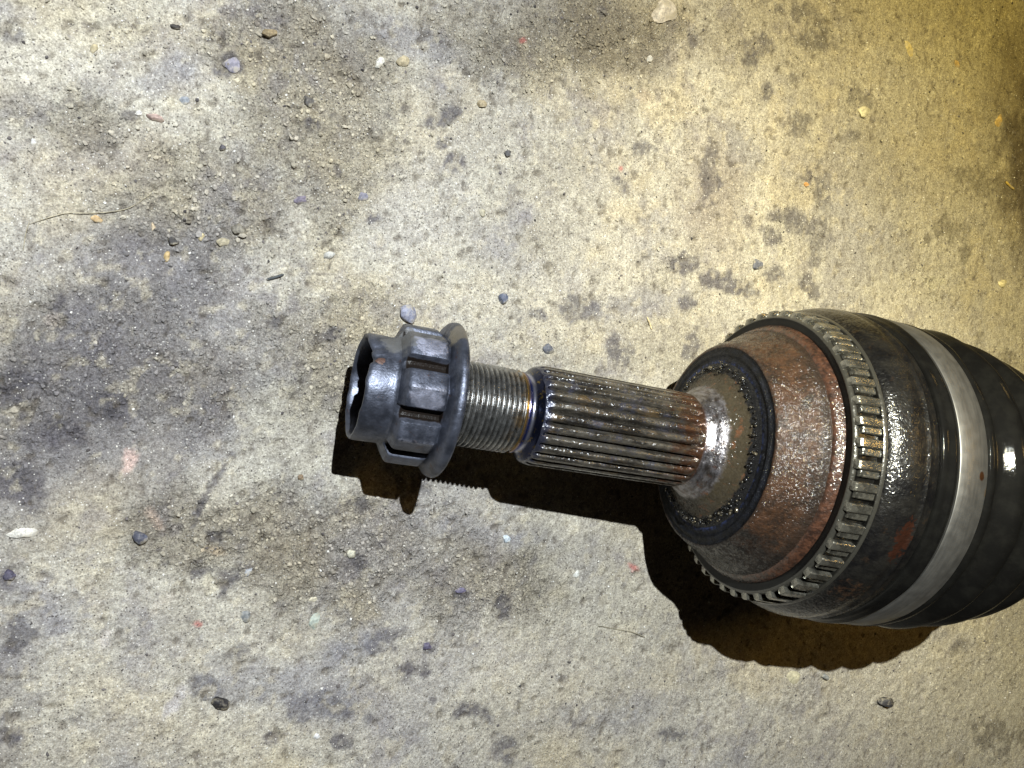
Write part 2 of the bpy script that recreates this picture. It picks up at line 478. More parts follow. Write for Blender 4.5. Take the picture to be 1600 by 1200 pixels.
def grit(name, label, n, smin, smax, material, dens, power=2.2):
    x = rng.uniform(-0.04, 0.425, n * 3)
    y = rng.uniform(-0.235, 0.16, n * 3)
    w = dens(x, y)
    keep = rng.random(n * 3) < w / w.max()
    x, y = x[keep][:n], y[keep][:n]
    n = len(x)
    s = smin + (smax - smin) * rng.random(n) ** power
    z = h_at(x, y) + s * 0.26
    v = ICO[None] * (1 + rng.uniform(-0.32, 0.32, (n, 12, 1)))
    sc3 = rng.uniform(0.6, 1.25, (n, 1, 3)); sc3[:, :, 2] *= 0.7
    a = rng.uniform(0, 6.28, n)
    b = rng.uniform(-0.6, 0.6, n)
    v = v * sc3
    y2 = v[..., 1] * np.cos(b)[:, None] - v[..., 2] * np.sin(b)[:, None]
    z2 = v[..., 1] * np.sin(b)[:, None] + v[..., 2] * np.cos(b)[:, None]
    x2 = v[..., 0]
    v = np.stack([x2 * np.cos(a)[:, None] - y2 * np.sin(a)[:, None], x2 * np.sin(a)[:, None] + y2 * np.cos(a)[:, None], z2], -1)
    v = v * s[:, None, None] * 0.5 + np.stack([x, y, z], -1)[:, None, :]
    f = ICF[None] + (np.arange(n) * 12)[:, None, None]
    o = mesh_np(name, v.reshape(-1, 3), f.reshape(-1, 3), material, None, False)
    ii = np.clip(np.searchsorted(gx, x), 0, len(gx) - 1)
    jj = np.clip(np.searchsorted(gy, y), 0, len(gy) - 1)
    cc = col[ii, jj] * rng.uniform(0.75, 1.25, (n, 1))
    cc = np.repeat(cc, 12, 0)
    at_ = o.data.color_attributes.new('tint', 'FLOAT_COLOR', 'POINT')
    at_.data.foreach_set('color', np.concatenate([cc, np.ones((len(cc), 1))], 1).astype(np.float32).ravel())
    tag(o, label, 'grit', None, 'stuff')
    return o

def stone_mat(name, c1, c2, rough=0.75, size=1.2, spec=0.4):
    q = N(name)
    oi = q.t.nodes.new('ShaderNodeNewGeometry')
    rnd = oi.outputs['Random Per Island']
    c = q.mix(q.ramp(q.math('ADD', q.math('MULTIPLY', q.noise(size, 4, 0.65), 0.7), q.math('MULTIPLY', rnd, 0.4)), 0.3, 0.8), c1, c2)
    return q.done(c, rough, 0.0, q.bump(q.noise(size * 0.6, 4, 0.7), 0.5, 0.3), spec)

q = N('dry_dirt')
a_ = q.t.nodes.new('ShaderNodeAttribute'); a_.attribute_name = 'tint'
m_dirt = q.done(q.mix(1.0, a_.outputs['Color'], q.mix(q.ramp(q.noise(0.8, 4, 0.7), 0.3, 0.7), (0.72, 0.70, 0.68), (1.2, 1.19, 1.16)), 'MULTIPLY'), 0.85, 0, q.bump(q.noise(0.6, 4, 0.7), 0.6, 0.3), 0.3)
m_darkgrit = stone_mat('dark_grit', lin(60, 56, 56), lin(112, 106, 104), 0.7)
m_white = stone_mat('pale_grit', lin(205, 200, 188), lin(240, 238, 232), 0.45)
dd = lambda x, y: np.clip(rough_zone(x, y), 0.05, 1.2) ** 2 + 0.03
grit('dirt_crumbs', 'loose beige crumbs of dirt strewn all over the floor', 46000, 0.00035, 0.0014, m_dirt, dd, 3.0)
grit('dirt_clods', 'bigger beige clods of dirt lying in the rough areas', 650, 0.0010, 0.0024, m_dirt, lambda x, y: dd(x, y) ** 1.8, 2.2)
grit('dark_grit', 'fine dark grit specks sprinkled over the floor', 2600, 0.0003, 0.0011, m_darkgrit, lambda x, y: 0.4 + dd(x, y), 3.0)
grit('pale_grit', 'tiny white sparkling specks sprinkled over the floor', 2200, 0.00025, 0.0008, m_white, lambda x, y: 0.5 + dd(x, y), 3.0)

# ------------------------------------------------------------------ stones and flakes one can tell apart
def ico2():
    v = [tuple(p) for p in ICO]
    f = [tuple(t) for t in ICF]
    for _ in range(2):
        cache = {}
        nf = []
        def midp(a, b):
            k = (min(a, b), max(a, b))
            if k not in cache:
                p = np.add(v[a], v[b]); p = p / np.linalg.norm(p)
                v.append(tuple(p)); cache[k] = len(v) - 1
            return cache[k]
        for a, b, c in f:
            ab, bc, ca = midp(a, b), midp(b, c), midp(c, a)
            nf += [(a, ab, ca), (b, bc, ab), (c, ca, bc), (ab, bc, ca)]
        f = nf
    return np.array(v), np.array(f)
I2V, I2F = ico2()

pal = {}
def pmat(rgb, rough):
    k = (rgb, rough)
    if k not in pal:
        r, g, b = rgb
        q = N('stone_%s' % ('pale' if sum(rgb) > 480 else 'dark' if sum(rgb) < 270 else 'mid'))
        n_ = q.noise(1.3, 5, 0.7)
        c = q.mix(q.ramp(n_, 0.3, 0.7), lin(r * 0.72, g * 0.72, b * 0.72), lin(min(250, r * 1.12), min(250, g * 1.12), min(250, b * 1.12)))
        c = q.mix(q.ramp(q.noise(2.6, 4, 0.6), 0.46, 0.66, 0, 0.75), c, lin(160, 151, 130))
        pal[k] = q.done(c, rough, 0, q.bump(q.noise(0.8, 5, 0.7), 0.7, 0.35), 0.5)
    return pal[k]

def stone(name, label, cat, px, py, w, h, rgb, rot=0.0, thick=0.5, rough=0.6, lift=0.12, jag=0.25, sink=0.0):
    c = floor_xy(px, py)
    e1 = np.subtract(floor_xy(px + 4, py), floor_xy(px - 4, py)) / 8
    e2 = np.subtract(floor_xy(px, py + 4), floor_xy(px, py - 4)) / 8
    ca, sa = math.cos(math.radians(rot)), math.sin(math.radians(rot))
    r_ = np.random.default_rng(int(px * 13 + py))
    v = I2V.copy()
    # chip flat facets off the ball
    for _ in range(9):
        d = r_.normal(size=3); d /= np.linalg.norm(d)
        k = r_.uniform(0.55, 0.85)
        over = np.clip(v @ d - k, 0, None)
        v = v - over[:, None] * d * 0.95
    v = v * (1 + jag * (vnoise(v[:, 0] * 2.3 + px, v[:, 1] * 2.3 + v[:, 2] * 1.7 + py) - 0.5))[:, None]
    v = v * (1 + 0.5 * jag * (vnoise(v[:, 0] * 5.3 + px, v[:, 1] * 5.3 + v[:, 2] * 4.7 + py) - 0.5))[:, None]
    u0, v0 = v[:, 0] * w / 2 * 1.12, v[:, 1] * h / 2 * 1.12
    u, vv = u0 * ca - v0 * sa, u0 * sa + v0 * ca
    X = u * e1[0] + vv * e2[0]
    Y = u * e1[1] + vv * e2[1]
    size = math.sqrt(w * h) * px_size(px, py)
    Z = v[:, 2] * size * 0.5 * thick
    o = mesh_np(name, np.stack([X, Y, Z], 1), I2F, pmat(rgb, rough), None, True, 28)
    o.location = (c[0], c[1], float(h_at(c[0], c[1])) + size * 0.5 * thick * (0.42 if thick >= 0.6 else lift))
    tag(o, label, cat)
    return o

ST = [
 ('white_chip', 'square white chip on the floor near the top, left of the tan pebble', 'chip', 592, 98, 17, 17, (222, 218, 206), 10, 0.5),
 ('tan_pebble', 'rounded tan pebble right beside the square white chip near the top', 'pebble', 629, 97, 19, 18, (186, 172, 140), 0, 0.6),
 ('dirt_clod', 'brown clod with a dark shadow under it near the top edge', 'clod', 420, 54, 22, 15, (150, 132, 100), 0, 0.8),
 ('dark_chip', 'small black chip lying in the dirt near the top left', 'chip', 274, 43, 17, 8, (62, 56, 50), 15, 0.6),
 ('grey_stone', 'dark grey wedge of stone pointing down, upper middle of the floor', 'stone', 480, 160, 24, 15, (96, 92, 88), 35, 0.7),
 ('violet_flake', 'flat pale violet flake embedded in the dirt at the upper left', 'flake', 365, 103, 26, 21, (138, 134, 146), 20, 0.2),
 ('blue_chip', 'pale blue-grey chip, upper left between violet flake and pink clod', 'chip', 288, 158, 15, 13, (142, 146, 152), 0, 0.4),
 ('pink_clod', 'long pinkish clod slanting down to the right at the upper left', 'clod', 241, 185, 32, 11, (176, 152, 142), 18, 0.6),
 ('white_grain', 'tiny white grain at the upper end of the long pinkish clod', 'pebble', 217, 178, 8, 8, (226, 220, 214), 0, 0.7),
 ('white_pebble', 'small white pebble near the left edge, in the upper quarter', 'pebble', 52, 221, 9, 11, (228, 224, 220), 0, 0.7),
 ('beige_pebble', 'round beige pebble near the top left corner', 'pebble', 147, 76, 12, 13, (190, 176, 140), 0, 0.7),
 ('dark_pebble', 'dark pebble casting a short shadow left of the picture centre top', 'pebble', 347, 231, 10, 10, (82, 78, 84), 0, 0.9),
 ('violet_pebble', 'violet-grey pebble in the dirt above and left of the nut', 'pebble', 469, 313, 18, 14, (120, 112, 126), -10, 0.6),
 ('grey_violet_chip', 'grey-violet chip almost straight above the nut end', 'chip', 567, 307, 17, 13, (124, 122, 134), 15, 0.5),
 ('elongated_stone', 'largest loose grey stone left of centre, lit above and shadowed below', 'stone', 372, 359, 28, 18, (124, 118, 106), 45, 0.75),
 ('beige_stone', 'flat beige stone touching the left side of the largest grey stone', 'stone', 349, 378, 19, 14, (176, 166, 140), 0, 0.5),
 ('cream_pebble', 'cream pebble left of the flat beige stone', 'pebble', 314, 370, 11, 12, (208, 192, 150), 0, 0.6),
 ('tan_chip', 'upright tan chip at the left, below a black crumb', 'chip', 261, 402, 11, 18, (186, 160, 112), 15, 0.5),
 ('black_crumb', 'black crumb just above the upright tan chip', 'crumb', 270, 377, 18, 12, (54, 50, 48), 0, 0.6),
 ('tan_flake', 'tan flake lying on the thin pale hair at the left', 'flake', 152, 342, 19, 11, (196, 166, 120), 15, 0.3),
 ('ivory_crumb', 'ivory crumb between the tan flake and the cream pebble', 'crumb', 239, 354, 8, 14, (200, 180, 150), 0, 0.5),
 ('pale_pebble', 'pale pebble with a shaded underside, up and left of the nut', 'pebble', 515, 400, 17, 13, (190, 188, 180), 0, 0.8),
 ('blue_pebble', 'round blue-grey pebble lying above the threads', 'pebble', 785, 466, 15, 15, (104, 110, 128), 0, 0.85),
 ('pale_violet_stone', 'pale violet stone leaning against the top of the nut', 'stone', 637, 491, 27, 30, (150, 152, 170), 20, 0.7),
 ('brown_pebble', 'small tan-brown pebble in the upper middle of the floor', 'pebble', 752, 163, 14, 13, (176, 160, 128), 0, 0.7),
 ('charcoal_pebble', 'small charcoal pebble at mid height above the shaft', 'pebble', 793, 240, 11, 13, (80, 78, 78), 0, 0.8),
 ('chalky_lump', 'chalky whitish lump at the very top of the picture', 'lump', 1036, 20, 36, 34, (206, 196, 182), 30, 0.45),
 ('pale_chip', 'pale grey chip below the chalky whitish lump', 'chip', 1015, 92, 10, 12, (196, 194, 188), 0, 0.5),
 ('slate_pebble', 'round slate-grey pebble just above the splines', 'pebble', 857, 544, 17, 16, (106, 108, 116), 0, 0.5),
 ('flat_slate_pebble', 'round flat blue-grey pebble above the big joint', 'pebble', 1183, 414, 17, 17, (110, 112, 122), 0, 0.35),
 ('cream_lump', 'cream lump on the floor above the joint, right part', 'lump', 1348, 176, 18, 19, (214, 206, 170), 0, 0.5),
 ('yellow_flake', 'long yellowish flake near the top right corner', 'flake', 1422, 76, 10, 26, (214, 196, 140), -15, 0.35),
 ('ochre_flake', 'ochre flake close to the right edge near the top', 'flake', 1560, 188, 9, 22, (206, 176, 110), 15, 0.35),
 ('ivory_lump', 'ivory lump near the right edge above the rubber boot', 'lump', 1566, 442, 13, 14, (220, 208, 160), 0, 0.5),
 ('orange_grain', 'tiny orange grain among the oil spots above the joint', 'pebble', 1260, 288, 9, 7, (206, 156, 96), 0, 0.6),
 ('white_stone', 'jagged white stone with brown spots at the left edge', 'stone', 34, 832, 44, 19, (222, 218, 208), -8, 0.4),
 ('ink_blue_pebble', 'dark blue-grey pebble at the lower left, right of the jagged white stone', 'pebble', 219, 838, 23, 20, (88, 90, 104), 10, 0.8),
 ('violet_black_chunk', 'violet-black chunk at the left edge below the jagged white stone', 'chunk', 14, 899, 20, 17, (78, 74, 92), 0, 0.7),
 ('grey_pebble', 'plain grey pebble in the lower left quarter', 'pebble', 385, 962, 16, 18, (132, 134, 134), 0, 0.5),
 ('mint_flake', 'pale mint flake in the lower left, right of the plain grey pebble', 'flake', 492, 972, 14, 29, (182, 190, 178), 20, 0.25),
 ('crescent_flake', 'curved pale grey flake below the dark scuff', 'flake', 389, 890, 9, 23, (184, 186, 190), 25, 0.25),
 ('cream_bead', 'round cream pebble below the nut shadow', 'pebble', 549, 864, 14, 14, (204, 200, 180), 0, 0.6),
 ('cream_splinter', 'small flat cream splinter above the pale mint flake', 'splinter', 492, 938, 16, 9, (208, 200, 176), -10, 0.4),
 ('black_chunk', 'rough black chunk near the bottom left', 'chunk', 345, 1098, 25, 21, (52, 50, 52), 0, 0.8),
 ('white_speck', 'bright white chip at the bottom, left of centre', 'chip', 495, 1151, 10, 9, (232, 230, 224), 0, 0.5),
 ('violet_crumb', 'dark violet crumb at the lower middle left of the violet smear', 'crumb', 668, 1011, 13, 14, (96, 90, 112), 0, 0.6),
 ('purple_chip', 'purple-grey chip below the nut shadow and threads', 'chip', 721, 922, 20, 12, (106, 100, 124), 10, 0.4),
 ('glassy_chip', 'bluish white chip just below the shadow of the splines', 'chip', 790, 842, 13, 13, (196, 206, 212), 0, 0.5),
 ('bright_chip', 'narrow white chip below the shadow, between splines and joint', 'chip', 900, 898, 8, 14, (226, 224, 214), 25, 0.5),
 ('soot_pebble', 'black pebble alone at the bottom, below the joint shadow', 'pebble', 1380, 1094, 19, 16, (66, 64, 66), 10, 0.8),
 ('cream_smear', 'cream flake at the lower edge of the joint shadow', 'flake', 1239, 1058, 20, 20, (212, 206, 176), 0, 0.2),
 ('glossy_grain', 'small glossy grain touching the tip of the joint shadow', 'pebble', 1286, 1056, 10, 10, (150, 152, 150), 0, 0.8),
 ('mustard_crumb', 'tan crumb lying in the oily right hand area near the tube glow', 'crumb', 1495, 100, 6, 13, (200, 170, 110), -30, 0.5),
 ('pale_round_pebble', 'pale rounded pebble right of centre at the top', 'pebble', 754, 333, 9, 12, (176, 168, 144), 0, 0.6),
 ('rusty_crumb', 'brown crumb at the top right of the nut shadow', 'crumb', 470, 945 - 200, 9, 9, (140, 118, 92), 0, 0.7),
]
for s in ST:
    stone(*s)

def fibre(name, label, pts_px, width_px, rgb, lift=0.0004):
    pts = []
    for a in pts_px:
        x, y = floor_xy(*a)
        pts.append((x, y, float(h_at(x, y)) + lift))
    pts = np.array(pts)
    # smooth the polyline
    t = np.linspace(0, len(pts) - 1, len(pts) * 5)
    k = np.arange(len(pts))
    P_ = np.stack([np.interp(t, k, pts[:, i]) for i in range(3)], 1)
    for _ in range(4):
        P_[1:-1] = (P_[:-2] + P_[1:-1] * 2 + P_[2:]) / 4
    r = width_px * px_size(*pts_px[0]) / 2
    T = np.gradient(P_, axis=0); T /= np.linalg.norm(T, axis=1)[:, None]
    S = np.cross(T, (0, 0, 1.0)); U = np.cross(S, T)
    ang = np.linspace(0, 2 * math.pi, 6, endpoint=False)
    taper = np.interp(np.linspace(0, 1, len(P_)), [0, 0.1, 0.9, 1], [0.4, 1, 1, 0.3])
    v = P_[:, None] + r * taper[:, None, None] * (np.cos(ang)[None, :, None] * S[:, None] + np.sin(ang)[None, :, None] * U[:, None])
    n = len(P_)
    ii = np.arange(n * 6).reshape(n, 6)
    f = np.stack([ii[:-1], np.roll(ii, -1, 1)[:-1], np.roll(ii, -1, 1)[1:], ii[1:]], -1).reshape(-1, 4)
    o = mesh_np(name, v.reshape(-1, 3), f, pmat(rgb, 0.6))
    tag(o, label, 'fibre')
    return o

fibre('hair', 'long thin hair curving over the dirt at the upper left', [(45, 350), (100, 332), (150, 334), (200, 328), (232, 306), (242, 296)], 1.5, (186, 176, 150))
fibre('short_hair', 'short pale hair standing upright near the left edge', [(36, 392), (40, 365), (46, 345)], 1.4, (176, 166, 140))
fibre('twig', 'short dark twig lying up and left of the nut', [(416, 437), (428, 434), (443, 429)], 4.5, (70, 74, 76))
fibre('straw', 'short pale straw on the floor above the splines', [(1011, 495), (1015, 505), (1018, 515)], 2.6, (216, 200, 160))
fibre('yellow_straw', 'short yellow straw at the right edge above the boot', [(1570, 284), (1576, 290), (1583, 296)], 3.0, (210, 180, 90))
fibre('curled_fibre', 'thin curled fibre on the floor below the splines shadow', [(935, 978), (965, 984), (990, 988), (1008, 996)], 1.4, (150, 142, 120))

# ------------------------------------------------------------------ the drive-shaft end
P0 = w_pt((-28.7334, 2.6503, 217.899))          # a point of the axis (t = 0), metres
AX = w_dir((0.9274495, 0.166951, 0.3346114)); AX /= np.linalg.norm(AX)
UP = np.array([0, 0, 1.0]) - AX * AX[2]; UP /= np.linalg.norm(UP)
SD = np.cross(UP, AX)                           # local y, towards the top of the picture
T0 = 150.0
BASE_H = 50.5
origin = P0 + AX * T0 / 1000 - UP * BASE_H / 1000
root = bpy.data.objects.new('drive_shaft_joint', None)
C.objects.link(root)
root.empty_display_size = 0.03
root.matrix_world = Matrix(((AX[0], SD[0], UP[0], origin[0]), (AX[1], SD[1], UP[1], origin[1]), (AX[2], SD[2], UP[2], origin[2]), (0, 0, 0, 1)))
tag(root, 'rusty oily drive shaft end with splines, nut and rubber boot lying on the floor', 'drive shaft')

BEND0, BEND1, BEND = 165.0, 215.0, 0.133
def centre(t):
    """axis point and direction in local mm; the shaft leans back level behind the joint"""
    t = np.asarray(t, float)
    u = np.clip(t - BEND0, 0, BEND1 - BEND0)
    k = BEND / (BEND1 - BEND0)
    over = np.clip(t - BEND1, 0, None)
    x = np.where(t < BEND0, t, BEND0 + np.sin(k * u) / k + over * math.cos(BEND))
    z = -np.where(t < BEND0, 0, (1 - np.cos(k * u)) / k + over * math.sin(BEND))
    return x, z, k * u

def lathe(name, prof, material, parent, phis=None, seg=160, func=None, sharp=40, close_start=False, close_end=False, label=None):
    """prof: (t, r) in mm along the axis; func(t, r, phi) -> (t, r)"""
    prof = np.array(prof, float)
    if phis is None: phis = np.linspace(0, 2 * math.pi, seg, endpoint=False)
    phis = np.asarray(phis)
    T, F = np.meshgrid(prof[:, 0], phis, indexing='ij')
    Rr = np.repeat(prof[:, 1][:, None], len(phis), 1)
    if func is not None: T, Rr = func(T, Rr, F)
    x, z, a = centre(T)
    # ring plane perpendicular to the bent axis
    lx = x + Rr * np.cos(F) * np.sin(a)
    lz = z + Rr * np.cos(F) * np.cos(a)
    ly = Rr * np.sin(F)
    v = np.stack([lx - T0, ly, lz + BASE_H], -1).reshape(-1, 3) / 1000
    n, m_ = T.shape
    ii = np.arange(n * m_).reshape(n, m_)
    f = [np.stack([ii[:-1], ii[1:], np.roll(ii, -1, 1)[1:], np.roll(ii, -1, 1)[:-1]], -1).reshape(-1, 4)]
    for flag, row, inv in ((close_start, 0, False), (close_end, n - 1, True)):
        if flag:
            c = v[ii[row]].mean(0)
            v = np.vstack([v, c[None]])
            k = len(v) - 1
            tri = np.stack([ii[row], np.roll(ii[row], -1), np.full(m_, k)], -1)
            f.append(tri[:, ::-1] if inv else tri)
    o = mesh_np(name, v, f, material, parent, True, sharp)
    if label: o['label'] = label
    return o

def loc(t, r, phi_deg):
    """local point in millimetres of an object under the root, for material patches"""
    a = math.radians(phi_deg)
    return (t - T0, r * math.sin(a), r * math.cos(a) + BASE_H)

# materials ---------------------------------------------------------
def mat_nut():
    q = N('black_oxide_steel')
    n = q.noise(5, 5, 0.6)
    c = q.mix(q.ramp(n, 0.35, 0.65), (0.058, 0.064, 0.084), (0.118, 0.129, 0.168))
    c = q.mix(q.ramp(q.noise(3.4, 5, 0.7, dist=0.5), 0.60, 0.72, 0, 0.8), c, (0.10, 0.045, 0.025))
    dust = q.blob(loc(-5, 17, 62), 6.0, 0.5, 3)
    c = q.mix(q.math('MULTIPLY', dust, 0.6), c, lin(128, 126, 120))
    for cc, rr_ in ((loc(1.6, 18.6, -1), 3.1), (loc(1.6, 18.6, 46), 3.0)):  # bright reflections on two lobe facets, painted in as paler patches
        facet_hl = q.blob(cc, rr_, 0.35, 1.6, (0.66, 1, 1))
        c = q.mix(q.math('MULTIPLY', facet_hl, 0.85), c, (0.32, 0.33, 0.41))
    edge = q.math('MULTIPLY', q.ramp(q.radius(), 18.75, 19.0), q.ramp(q.noise(1.2, 4, 0.7), 0.35, 0.6))  # highlight along the lobe crests, painted into the colour
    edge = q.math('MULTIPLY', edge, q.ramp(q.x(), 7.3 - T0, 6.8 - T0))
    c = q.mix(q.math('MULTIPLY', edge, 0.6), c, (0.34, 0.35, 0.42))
    rad = q.radius()
    x = q.x()
    pack = q.math('MULTIPLY', q.ramp(q.math('ADD', rad, q.math('MULTIPLY', q.noise(1.5), 1.2)), 17.8, 16.9), q.math('MULTIPLY', q.ramp(x, -4.6 - T0, -4.0 - T0), q.ramp(x, 9 - T0, 8 - T0)))
    c = q.mix(pack, c, q.mix(q.noise(2.0, 4, 0.7), (0.004, 0.0035, 0.0035), (0.015, 0.010, 0.007)))
    dust2 = q.blob(loc(9, 20.5, 62), 4.0, 0.5, 2)
    c = q.mix(q.math('MULTIPLY', dust2, 0.7), c, lin(150, 142, 126))
    rr = q.math('ADD', q.ramp(q.noise(2.2, 5, 0.65), 0.3, 0.7, 0.32, 0.55), q.math('MULTIPLY', pack, 0.3))
    rr = q.math('ADD', rr, q.math('MULTIPLY', dust, 0.4))
    nb = q.bump(q.noise(2.2, 5, 0.65), 0.4, 0.28)
    nb = q.bump(q.noise(0.6, 2, 0.6), 0.6, 0.12, nb)
    return q.done(c, rr, q.math('SUBTRACT', 0.75, q.math('MULTIPLY', pack, 0.75)), nb, q.math('SUBTRACT', 0.5, q.math('MULTIPLY', pack, 0.45)), 0.1, 0.25)

def mat_thread():
    q = N('bright_thread_steel')
    x = q.x()
    n = q.noise(2.2, 5, 0.65)
    c = q.mix(q.ramp(n, 0.35, 0.7), (0.24, 0.24, 0.235), (0.44, 0.44, 0.43))
    c = q.mix(q.math('MULTIPLY', q.ramp(x, 25 - T0, 30 - T0, 0, 0.8), q.ramp(q.noise(4, 4, 0.6), 0.42, 0.62)), c, (0.30, 0.19, 0.07))
    c = q.mix(q.ramp(q.noise(1.3, 5, 0.7), 0.58, 0.68, 0, 0.8), c, (0.07, 0.06, 0.045))
    c = q.mix(q.ramp(q.radius(), 11.7, 11.2, 0, 0.6), c, (0.04, 0.036, 0.03))
    nb = q.bump(q.noise(0.5, 4, 0.6), 0.3, 0.15)
    return q.done(c, q.ramp(q.noise(1.5, 4, 0.6), 0.3, 0.7, 0.2, 0.42), 0.9, nb)

def mat_neck():
    q = N('heat_tinted_steel')
    x = q.x()
    c = q.mix(q.ramp(x, 31.2 - T0, 32.2 - T0), (0.50, 0.34, 0.10), (0.04, 0.06, 0.24))
    c = q.mix(q.ramp(x, 32.6 - T0, 33.4 - T0), c, (0.42, 0.42, 0.50))
    c = q.mix(q.ramp(x, 33.3 - T0, 34.1 - T0), c, (0.022, 0.026, 0.055))
    c = q.mix(q.ramp(q.noise(1.6, 4, 0.65), 0.56, 0.7, 0, 0.7), c, (0.40, 0.28, 0.04))
    c = q.mix(q.ramp(q.noise(2.6, 4, 0.65), 0.62, 0.72, 0, 0.8), c, (0.04, 0.04, 0.04))
    nb = q.bump(q.noise(0.5, 4, 0.6), 0.25, 0.15)
    return q.done(c, 0.22, 0.9, nb)

def wet_grit(q, strength=0.5):
    """grainy, oily relief that breaks highlights into sparks"""
    nb = q.bump(q.noise(2.2, 3, 0.6), 1.0, 0.55 * strength)
    return q.bump(q.noise(0.75, 2, 0.6), 1.0, 0.36 * strength, nb)

def mat_spline():
    q = N('rust_stained_spline_steel')
    x = q.x()
    sv = q.stretch(q.mm, (0.3, 1, 1))
    n = q.noise(3.0, 5, 0.7, sv)
    c = q.mix(q.ramp(n, 0.38, 0.62), (0.024, 0.021, 0.018), (0.110, 0.098, 0.078))
    c = q.mix(q.ramp(q.noise(4.2, 5, 0.65, sv), 0.55, 0.68, 0, 0.75), c, (0.1560, 0.1020, 0.0450))
    c = q.mix(q.ramp(q.noise(6.0, 4, 0.65), 0.55, 0.7, 0, 0.6), c, (0.0715, 0.0770, 0.1210))
    c = q.mix(q.ramp(x, 38.5 - T0, 36.5 - T0, 0, 0.85), c, (0.025, 0.029, 0.055))
    rust = q.math('ADD', q.ramp(x, 62 - T0, 87 - T0, 0, 0.52), q.math('MULTIPLY', q.math('SUBTRACT', q.noise(4, 5, 0.7), 0.5), 1.1))
    c = q.mix(q.ramp(rust, 0.25, 0.6), c, q.mix(q.noise(1.2, 4, 0.7), (0.0270, 0.0132, 0.0084), (0.1260, 0.0540, 0.0240)))
    nb = wet_grit(q, 0.45)
    return q.done(c, q.ramp(q.noise(0.9, 3), 0.3, 0.7, 0.26, 0.45), 0.5, nb, 0.5, 0.9, 0.18, q.glint(0.36, 0.55, nb))

def mat_hub():
    q = N('worn_hub_steel')
    x = q.x()
    n = q.noise(2.6, 5, 0.65, q.stretch(q.mm, (2.0, 1, 1)))
    c = q.mix(q.ramp(n, 0.35, 0.65), (0.12, 0.105, 0.10), (0.34, 0.33, 0.36))
    c = q.mix(q.ramp(x, 87.2 - T0, 85.6 - T0), c, (0.36, 0.13, 0.045))
    grime = q.math('ADD', q.ramp(x, 90.3 - T0, 93.6 - T0), q.math('MULTIPLY', q.math('SUBTRACT', q.noise(2.2, 5, 0.7), 0.5), 1.2))
    g = q.ramp(grime, 0.25, 0.85)
    c = q.mix(g, c, q.mix(q.noise(1.5, 4, 0.7), (0.0182, 0.0143, 0.0091), (0.0813, 0.0650, 0.0390)))
    c = q.mix(q.ramp(q.noise(2.6, 6, 0.75), 0.54, 0.66, 0, 0.75), c, (0.15, 0.062, 0.028))
    c = q.mix(q.ramp(q.math('ADD', q.radius(), q.math('MULTIPLY', q.noise(2.2, 4, 0.7), 4.0)), 24.2, 25.0), c, (0.010, 0.010, 0.011))
    met = q.math('SUBTRACT', 0.9, q.math('MULTIPLY', g, 0.75))
    rr = q.math('ADD', q.ramp(q.noise(1.8, 5, 0.7, q.stretch(q.mm, (2.5, 1, 1))), 0.3, 0.7, 0.26, 0.52), q.math('MULTIPLY', g, 0.35))
    nb = wet_grit(q, 0.4)
    return q.done(c, rr, met, nb, q.math('SUBTRACT', 0.5, q.math('MULTIPLY', g, 0.35)), 0.6, 0.20, q.glint(0.45, 0.7, nb))

def mat_seal():
    q = N('oily_black_seal')
    n = q.noise(2.6, 5, 0.65)
    c = q.mix(q.ramp(n, 0.4, 0.65), (0.003, 0.0033, 0.0045), (0.009, 0.0105, 0.016))
    c = q.mix(q.math('MULTIPLY', q.ramp(q.radius(), 27.2, 25.8), q.ramp(q.noise(1.6, 4, 0.7), 0.42, 0.6)), c, (0.035, 0.05, 0.13))
    nb = q.bump(q.noise(1.4, 5, 0.75), 0.9, 0.7)
    nb = q.bump(q.noise(0.45, 3, 0.6), 0.5, 0.2, nb)
    return q.done(c, q.ramp(q.noise(1.1, 4), 0.35, 0.65, 0.4, 0.6), 0.0, nb, 0.15, 0.3, 0.12)

def mat_grease():
    q = N('greasy_grit')
    gi = q.t.nodes.new('ShaderNodeNewGeometry')
    c = q.mix(q.ramp(gi.outputs['Random Per Island'], 0.55, 1.0), (0.010, 0.010, 0.011), (0.12, 0.10, 0.065))
    return q.done(c, 0.22, 0.2, wet_grit(q, 0.4), 0.6, 0.6, 0.06)

def mat_rust():
    q = N('wet_rust')
    n = q.noise(4.5, 6, 0.7)
    c = q.mix(q.ramp(n, 0.30, 0.70), (0.013, 0.008, 0.005), (0.066, 0.031, 0.015))
    c = q.mix(q.ramp(q.noise(1.1, 5, 0.75), 0.50, 0.70, 0, 0.8), c, (0.100, 0.046, 0.021))
    c = q.mix(q.ramp(q.noise(7.0, 5, 0.7), 0.55, 0.66, 0, 0.85), c, (0.016, 0.012, 0.009))
    x = q.x()
    valley = q.math('MULTIPLY', q.ramp(x, 107.2 - T0, 108.8 - T0), q.ramp(x, 111.4 - T0, 110.7 - T0))
    c = q.mix(q.math('MULTIPLY', valley, 0.75), c, (0.020, 0.013, 0.009))
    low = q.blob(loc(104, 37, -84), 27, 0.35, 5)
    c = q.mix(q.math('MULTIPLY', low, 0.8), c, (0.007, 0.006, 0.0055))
    nb = q.bump(q.noise(3.0, 3, 0.6), 1.0, 0.45)
    nb = q.bump(q.noise(0.95, 3, 0.75), 1.0, 0.36, nb)
    return q.done(c, q.ramp(q.noise(0.8, 3), 0.3, 0.7, 0.5, 0.75), 0.05, nb, 0.3, q.ramp(q.noise(1.6, 4, 0.7), 0.34, 0.54), 0.15, q.glint(0.50, 0.52, nb))

